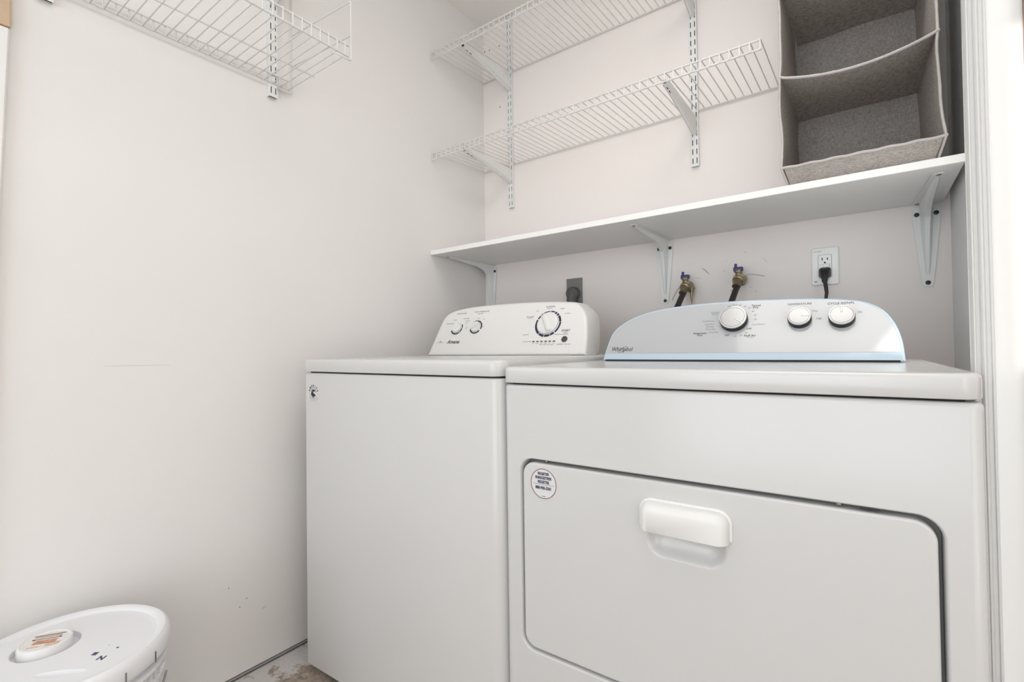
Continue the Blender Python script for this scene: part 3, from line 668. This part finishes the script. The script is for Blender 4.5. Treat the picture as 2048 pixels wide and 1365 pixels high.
for k, z in enumerate(lv):
    if z > zt: break
    sag = (0, .030, .026, .028, .02)[k]
    x0_, x1_ = side_x(-1, oyf, z), side_x(1, oyf, z)
    def fz(u, v, z=z, sag=sag): return z-sag*math.sin(math.pi*u)**.8*(1-v)**1.3-.006*v
    if k == 0:
        grid(14, 8, lambda u, v: (ox0+.014+(ox1-ox0-.022)*u, oyf+.032+(oyb-oyf-.036)*v, .0015+.0008*math.sin(9*u)**2), .005, 'shelf_panel')
        grid(14, 6, lambda u, v: ((x0_+.004+.012*(1-v))*(1-u)+(x1_-.002-.014*(1-v))*u, oyf+.030*(1-v)+.002, .002+(lv[0]-.004)*v), .006, 'front_lip', off=(0, 1, 0))
        MB().tube([(x0_-.004+(x1_-x0_+.010)*i/30, oyf+.002, lv[0]+.001*math.sin(i*1.3)) for i in range(31)], .0036, 7).build('edge_binding', M['binding'], org, 60)
        continue
    grid(20, 10, lambda u, v: (side_x(-1, oyf, z)*(1-v)*(1-u)+(ox0+.010)*v*(1-u)+side_x(1, oyf, z)*(1-v)*u+(ox1-.012)*v*u, oyf+.003+(oyb-oyf-.006)*v, fz(u, v)-.004), .006, 'shelf_panel')
    MB().tube([(x0_-.004+(x1_-x0_+.010)*i/30, oyf-.001, fz(i/30, 0)) for i in range(31)], [.0038+.0008*noise.noise(Vector((k, i*.7, 0))) for i in range(31)], 7).build('edge_binding', M['binding'], org, 60)

# ------------------------------------------------------------------ outlets, plugs, valves
YW = YB-.0003
out = thing('wall_outlet', 'white wall outlet with a black plug in its lower socket', 'outlet', (-.0990, YW, 1.1975))
P = rrect(-.0375, .0375, -.0605, .0605, .0065, 4)
pl = MB().loft([[(x, y_, z) for x, z in inset(P, i)] for i, y_ in ((0, 0), (.0, -.003), (.003, -.0062), (.006, -.0066))]).build('cover_plate', M['plate'], out, 30)
P = rrect(-.0178, .0178, -.0355, .0355, .003, 4)
MB().loft([[(x, y_, z) for x, z in inset(P, i)] for i, y_ in ((-.0008, -.006), (-.0008, -.0068))]).build('socket_shadow', M['greyink'], out)
MB().loft([[(x, y_, z) for x, z in inset(P, i)] for i, y_ in ((0, -.006), (0, -.0080), (.0012, -.0088))]).build('receptacle', M['plate'], out, 30)
for zc in (.0185,):
    for dx, hh in ((-.0070, .0055), (.0070, .0045)): MB().box(dx-.0013, dx+.0013, -.0092, -.008, zc+.003-hh*.6, zc+.003+hh).build('slot', M['slot'], out)
    MB().lathe([(.0027, 0), (.0027, .0006)], 14, (0, -.0087, zc-.0075), (0, -1, 0)).build('slot', M['slot'], out)
for zc in (.0052, -.0022):
    MB().box(-.0165, .0165, -.0090, -.0086, zc, zc+.0006).build('seam', M['greyink'], out)
MB().box(-.0052, -.0046, -.0090, -.0086, -.0022, .0052).build('seam', M['greyink'], out)
MB().box(.0115, .0130, -.0090, -.0086, -.0015, .0010).build('indicator', M['ink'], out); MB().box(.0115, .0130, -.0090, -.0086, .0022, .0040).build('indicator', M['ink'], out)
FO = FRONT(-.0067)
lettering('GFCI TESTED', .0040, at(FO, -.0195, .0475), M['ink'], out); lettering('20A', .0050, at(FO, -.0255, -.0480), M['ink'], out, bold=.0002)
MB().lathe([(.0025, 0), (.0025, .0008)], 12, (0, -.0062, .0520), (0, -1, 0)).build('screw', M['plastic'], out)
# black plug and cord
pg = thing('power_plug', 'black power plug and cord going down behind the dryer', 'plug', (-.0990, YW-.0090, 1.1800))
rings = []
for k, (y_, z, hw_, hh) in enumerate([(0, -.004, .0155, .0155), (-.006, -.004, .0165, .0165), (-.014, -.006, .0155, .016), (-.022, -.013, .0115, .0145), (-.028, -.024, .0085, .010), (-.031, -.036, .0070, .0075)]):
    tl = R((0, 0, 12, 40, 70, 80)[k]); q = rrect(-hw_, hw_, -hh, hh, min(hw_, hh)*.5, 4)
    rings.append([(a, y_+b*math.sin(tl)*-1*.6, z+b*math.cos(tl) if k < 3 else z+b*math.cos(tl)) for a, b in q])
MB().loft(rings).build('plug_body', M['black'], pg, 40)
MB().tube([(0, -.030, -.030), (.003, -.034, -.05), (.005, -.036, -.07), (.002, -.040, -.095), (-.006, -.046, -.13), (-.015, -.05, -.20), (-.02, -.05, -.40)], [.0060, .0056, .0050, .0042, .0038, .0036, .0036], 10).build('cord', M['black'], pg, 60)

ro = thing('range_outlet', 'grey metal wall plate half hidden behind the washer console', 'outlet', (-.9995, YW, 1.1900))
bevelbox(-.0365, .0380, -.006, 0, -.0580, .0555, .0015).build('cover_plate', M['greyplate'], ro)
MB().box(.0330, .0355, -.0068, -.0055, -.055, .0535).build('plate_edge', M['screw'], ro)
MB().lathe([(.0035, 0), (.0035, .0012)], 12, (.001, -.006, .020), (0, -1, 0)).build('screw', M['screw'], ro)
rp = thing('range_plug', 'dark grey round plug with thick cord in the grey wall plate', 'plug', (-.9995, YW-.0062, 1.1790))
MB().lathe([(.0290, -.001), (.0290, .018), (.0265, .024), (.02, .0255)], 32, (0, 0, 0), (0, -1, 0)).build('plug_body', M['greyplug'], rp, 40)
MB().tube([(0, -.012, 0), (-.001, -.020, -.03), (-.001, -.024, -.07), (0, -.026, -.14), (.002, -.03, -.30)], [.024, .0215, .019, .016, .015], 16).build('cord', M['greyplug'], rp, 60)

def valve(x, z, label, tagdir):
    t = thing('water_valve', label, 'valve', (x, YW, z), 0, 'brass water valves behind the dryer')
    MB().lathe([(.0195, 0), (.0195, .003), (.013, .0045), (.012, .03)], 24, (0, 0, 0), (0, -1, 0)).build('flange', M['brass'], t, 30)
    MB().lathe([(.0165, 0), (.0200, .004), (.0205, .018), (.0165, .024), (.0165, .030)], 20, (0, -.022, -.001), (-.05, -1, .05)).build('valve_body', M['brass'], t, 35)
    MB().lathe([(.0110, 0), (.0110, .018), (.0135, .020), (.0135, .028)], 18, (0, -.042, .004), (-.05, -.25, 1)).build('stem', M['brass'], t, 35)
    MB().lathe([(.0175, 0), (.0185, .002), (.0185, .010), (.0150, .0125)], 8, (0, -.050, -.004), (-.15, -1, -.55)).build('hose_nut', M['brass'], t, 30)
    MB().lathe([(.0140, 0), (.0140, .008), (.0120, .012), (.0120, .028)], 18, (-.0015, -.057, -.010), (-.15, -1, -1.0)).build('ferrule', M['brass'], t, 30)
    h = bevelbox(-.0150, .0150, -.008, .008, 0, .0150, .003).build('handle', M['blue'], t, loc=(-.001, -.048, .0245))
    h['label'] = 'dark blue plastic handle'
    bevelbox(-.0120, -.0040, -.005, .005, .013, .0270, .002).build('lever', M['blue'], h)
    return t
def hose(x, z, x2, label):
    t = thing('water_hose', label, 'hose', (x, YW-.066, z-.020), 0, 'black water hoses behind the dryer')
    MB().tube([(0, -.004, -.004), (-.003, -.022, -.020), (-.008, -.050, -.052), (x2*.75, -.085, -.105), (x2, -.11, -.16), (x2*1.2, -.115, -.30), (x2*1.2, -.115, -.50)], .0098, 16).build('hose_tube', M['hose'], t, 60)
def hang_tag(x, z, pts, label, wd=.004):
    t = thing('valve_tag', label, 'tag', (x, YW-.052, z)); mb = MB()
    L_ = [(a, 0, b+wd) for a, b in pts]; R_ = [(a, 0, b-wd) for a, b in pts]
    q = [Vector(p) for p in L_]+[Vector(p) for p in R_[::-1]]
    mb.loft([[p for p in q], [p+Vector((0, .0012, 0)) for p in q]]).build('tag_strip', M['tag'], t)
VZ = 1.1765
valve(-.5200, VZ-.009, 'brass water valve with blue handle, left of the two behind the dryer', -1); hose(-.5200, VZ-.012, -.028, 'black hose from the left water valve')
valve(-.3430, VZ, 'brass water valve with blue handle, right of the two behind the dryer', 1); hose(-.3430, VZ-.004, -.022, 'black hose from the right water valve')
hang_tag(-.5350, VZ-.008, [(0, 0), (-.012, -.012), (-.024, -.032), (-.034, -.050)], 'grey tag hanging left of the left valve', .0035)
hang_tag(-.3300, VZ+.010, [(0, 0), (.022, .001), (.044, -.003), (.066, -.009)], 'thin tag sticking out to the right of the right valve', .0016)
dt = thing('brass_drain', 'small brass drain stem below the left valve', 'drain stem', (-.5040, YW-.030, VZ-.014))
MB().tube([(0, 0, .006), (.001, -.004, -.014), (.001, -.006, -.038), (.001, -.006, -.050), (.001, -.006, -.060)], [.0080, .0068, .0042, .0025, .0020], 12).build('drain_tube', M['brass'], dt, 40)

# ------------------------------------------------------------------ bucket
bk = thing('plastic_bucket', 'white round plastic bucket with snap lid on the floor by the left wall', 'bucket', (-1.268, .249, 0))
RB = .1595
prof = [(.134, .002), (.137, .010), (.146, .24), (.147, .285), (.158, .287), (.158, .294), (.148, .297), (.149, .318), (.161, .320), (.161, .327), (.150, .330), (.151, .352)]
MB().lathe(prof, 64).build('pail', M['pail'], bk, 40)
n = 96
def lid():
    mb = MB(); A_ = [(RB+.0015, .340), (RB+.006, .344), (RB+.007, .352), (RB+.0065, .368), (RB+.003, .376), (RB-.002, .3795), (RB-.009, .3795), (RB-.014, .3765), (RB-.017, .3730), (RB-.024, .3722)]
    rings = [[(r*math.cos(2*math.pi*k/n), r*math.sin(2*math.pi*k/n), z) for k in range(n)] for r, z in A_]
    mb.loft(rings, True, False)
    out_ = [(x, y) for x, y, z in rings[-1]]
    cx, cy = -.054, -.018; C_ = [(cx+.0535*math.cos(2*math.pi*k/48), cy+.0535*math.sin(2*math.pi*k/48)) for k in range(48)]
    # lens-shaped dent near the front
    D_ = [(.080+.043*math.cos(a)*math.cos(.8)-.010*math.sin(a)*math.sin(.8), -.024+.043*math.cos(a)*math.sin(.8)+.010*math.sin(a)*math.cos(.8)) for a in [2*math.pi*k/32 for k in range(32)]]
    v, f = face_hole(out_, [C_, D_], lambda x, y: (x, y, .3722)); mb.add(v, f)
    def sc(P_, c_, s_): return [(c_[0]+(x-c_[0])*s_, c_[1]+(y-c_[1])*s_) for x, y in P_]
    mb.loft([[(x, y, z) for x, y in sc(C_, (cx, cy), s_)] for s_, z in ((1, .3722), (.97, .3712), (.95, .364), (.93, .3615))], False, True)
    mb.loft([[(x, y, z) for x, y in sc(D_, (.080, -.024), s_)] for s_, z in ((1, .3722), (.9, .3690), (.7, .3655), (.3, .3640))], False, True)
    return mb
ld = lid().build('lid', M['pail'], bk, 35)
mb = MB(); cx, cy = -.058, -.019; m_ = 72
def capring(r, z, rib=0): return [(cx+(r+rib*(1 if k % 2 else 0))*math.cos(2*math.pi*k/m_), cy+(r+rib*(1 if k % 2 else 0))*math.sin(2*math.pi*k/m_), z) for k in range(m_)]
cp = mb.loft([capring(.0415, .3618, .0006), capring(.0410, .3790, .0006), capring(.0400, .3815), capring(.0370, .3825), capring(.0360, .3812)]).build('spout_cap', M['capw'], ld, 35)
def lidlabel(x0_, x1_, y0_, y1_, m, z, rot, name, parent): 
    return MB().box(x0_, x1_, y0_, y1_, 0, .0004).build(name, m, parent, mw=Matrix.Translation((cx, cy, z)) @ Matrix.Rotation(rot, 4, 'Z'))
M['orange'] = mat('orange_print', (.55, .30, .18), .6, var=.45, vscale=160)
M['brownink'] = mat('brown_print', (.13, .06, .045), .6, var=.3, vscale=200)
M['lblw'] = mat('label_white', (.80, .77, .74), .5, var=.08, vscale=260)
ra = R(55)
lb = MB().lathe([(.034, 0), (.034, .0003)], 40).build('label_sticker', M['lblw'], cp, mw=Matrix.Translation((cx, cy, .3812))); lb['label'] = 'round warning label with orange and brown print'
lidlabel(-.017, .020, -.012, .002, M['orange'], .3815, ra, 'print_block', cp)
lidlabel(-.027, .024, .0205, .0225, M['brownink'], .3815, ra, 'print_line', cp)
for k in range(11): lidlabel(-.022+k*.004, -.0195+k*.004, .0125, .0180, M['orange'], .3815, ra, 'print_mark', cp)
lidlabel(-.022, .021, .0065, .0082, M['brownink'], .3815, ra, 'print_line', cp)
for k in (-.022, .021): MB().lathe([(.0022, 0), (.0022, .0005)], 10).build('print_mark', M['ink'], cp, mw=Matrix.Translation((cx, cy, .3815)) @ Matrix.Rotation(ra, 4, 'Z') @ Matrix.Translation((k, .0075, 0)))
for k in range(4): lidlabel(.008, .030, -.012-k*.0035, -.011-k*.0035, M['orange'], .3815, ra, 'print_line', cp)
lidlabel(-.020, .0, -.022, -.0205, M['orange'], .3815, ra, 'print_line', cp)
# purple stamped marks
M['stamp'] = mat('purple_stamp', (.05, .045, .12), .6)
for (x, y, t, s_) in ((.0600, .0300, 'III', .012), (.0865, .0330, 'N', .017)):
    lettering(t, s_, Matrix.Translation((x, y, .3725)) @ Matrix.Rotation(R(36), 4, 'Z'), M['stamp'], ld, bold=.0006)
for x, y, r_ in ((.071, .0623, .0022), (.048, .055, .0008)): MB().lathe([(r_, 0), (r_, .0004)], 10).build('speck', M['ink'], ld, mw=Matrix.Translation((x, y, .3722)))
# pull tabs cut in the rim
for a in (-52, -28, -6, 18, 40):
    A_ = R(a); rr_ = RB+.0075
    MB().box(-.0004, .0012, -.0008, .0008, .341, .362).build('rim_slit', M['greyink'], ld, mw=Matrix.Translation((rr_*math.cos(A_)-.0004*0, rr_*math.sin(A_), 0)) @ Matrix.Rotation(A_, 4, 'Z'))
for k in range(24):
    A_ = R(-70+k*6.2); MB().box(.146, .1575, -.0008, .0008, .298, .319).build('rib', M['pail'], bk, mw=Matrix.Rotation(A_, 4, 'Z'))
MB().tube([(.1655*math.cos(R(a)), .1655*math.sin(R(a)), .300-.085*math.sin(math.pi*(a+60)/118)) for a in range(-60, 59, 4)], .0020, 8).build('bail_handle', M['screw'], bk, 60)
for a in (-60, 58):
    MB().lathe([(.011, 0), (.011, .008), (.006, .010)], 16, (.150*math.cos(R(a)), .150*math.sin(R(a)), .300), (math.cos(R(a)), math.sin(R(a)), 0)).build('handle_boss', M['pail'], bk, 30)

# ------------------------------------------------------------------ scuffs and nail holes
for pts, wd, m_ in [([(-.4760, 1.2330), (-.466, 1.2260), (-.458, 1.2170), (-.4495, 1.2070)], .0013, 'scuff'), ([(-.3320, 1.2700), (-.3270, 1.2745)], .0016, 'scuff2'), ([(-.398, 1.2180), (-.400, 1.2100)], .0012, 'scuff2'),
                    ([(-.3930, 1.2540), (-.3900, 1.2480)], .0012, 'scuff2'), ([(-.2780, 1.2440), (-.268, 1.2380), (-.264, 1.2290)], .0010, 'scuff2'), ([(-.5000, 1.2010), (-.488, 1.1965), (-.479, 1.1960)], .0011, 'scuff2'),
                    ([(-.3800, 1.1440), (-.3755, 1.1420)], .0018, 'scuff'), ([(-.3010, 1.1350), (-.2990, 1.1330)], .0016, 'scuff'), ([(-.320, 1.150), (-.314, 1.151)], .0011, 'scuff')]:
    scuff(pts, wd, wb, 'y', M[m_])
for x, z in ((-1.495+.13, 2.26), ):
    pass
for (x, z) in ((-1.3882, 2.3998), (-1.4478, 2.4014), (-1.4780, 2.4034), (-1.3881, 2.1054)):
    MB().lathe([(.0030, 0), (.0030, .0006)], 8, (x, YB, z), (0, -1, 0)).build('nail_hole', M['ink'], wb)
for pts, wd in (([(.3600, .9200), (.42, .9190), (.50, .9175)], .0006), ([(.735, .1710), (.742, .1738), (.750, .1742)], .0016), ([(.885, .2), (.905, .205)], .001)):
    scuff(pts, wd, wl, 'x', M['scuff2'])
for (y, z) in ((.642, .2720), (.692, .222), (.672, .205)):
    MB().lathe([(.0016, 0), (.0016, .0005)], 8, (XL, y, z), (1, 0, 0)).build('nail_hole', M['greyink'], wl)
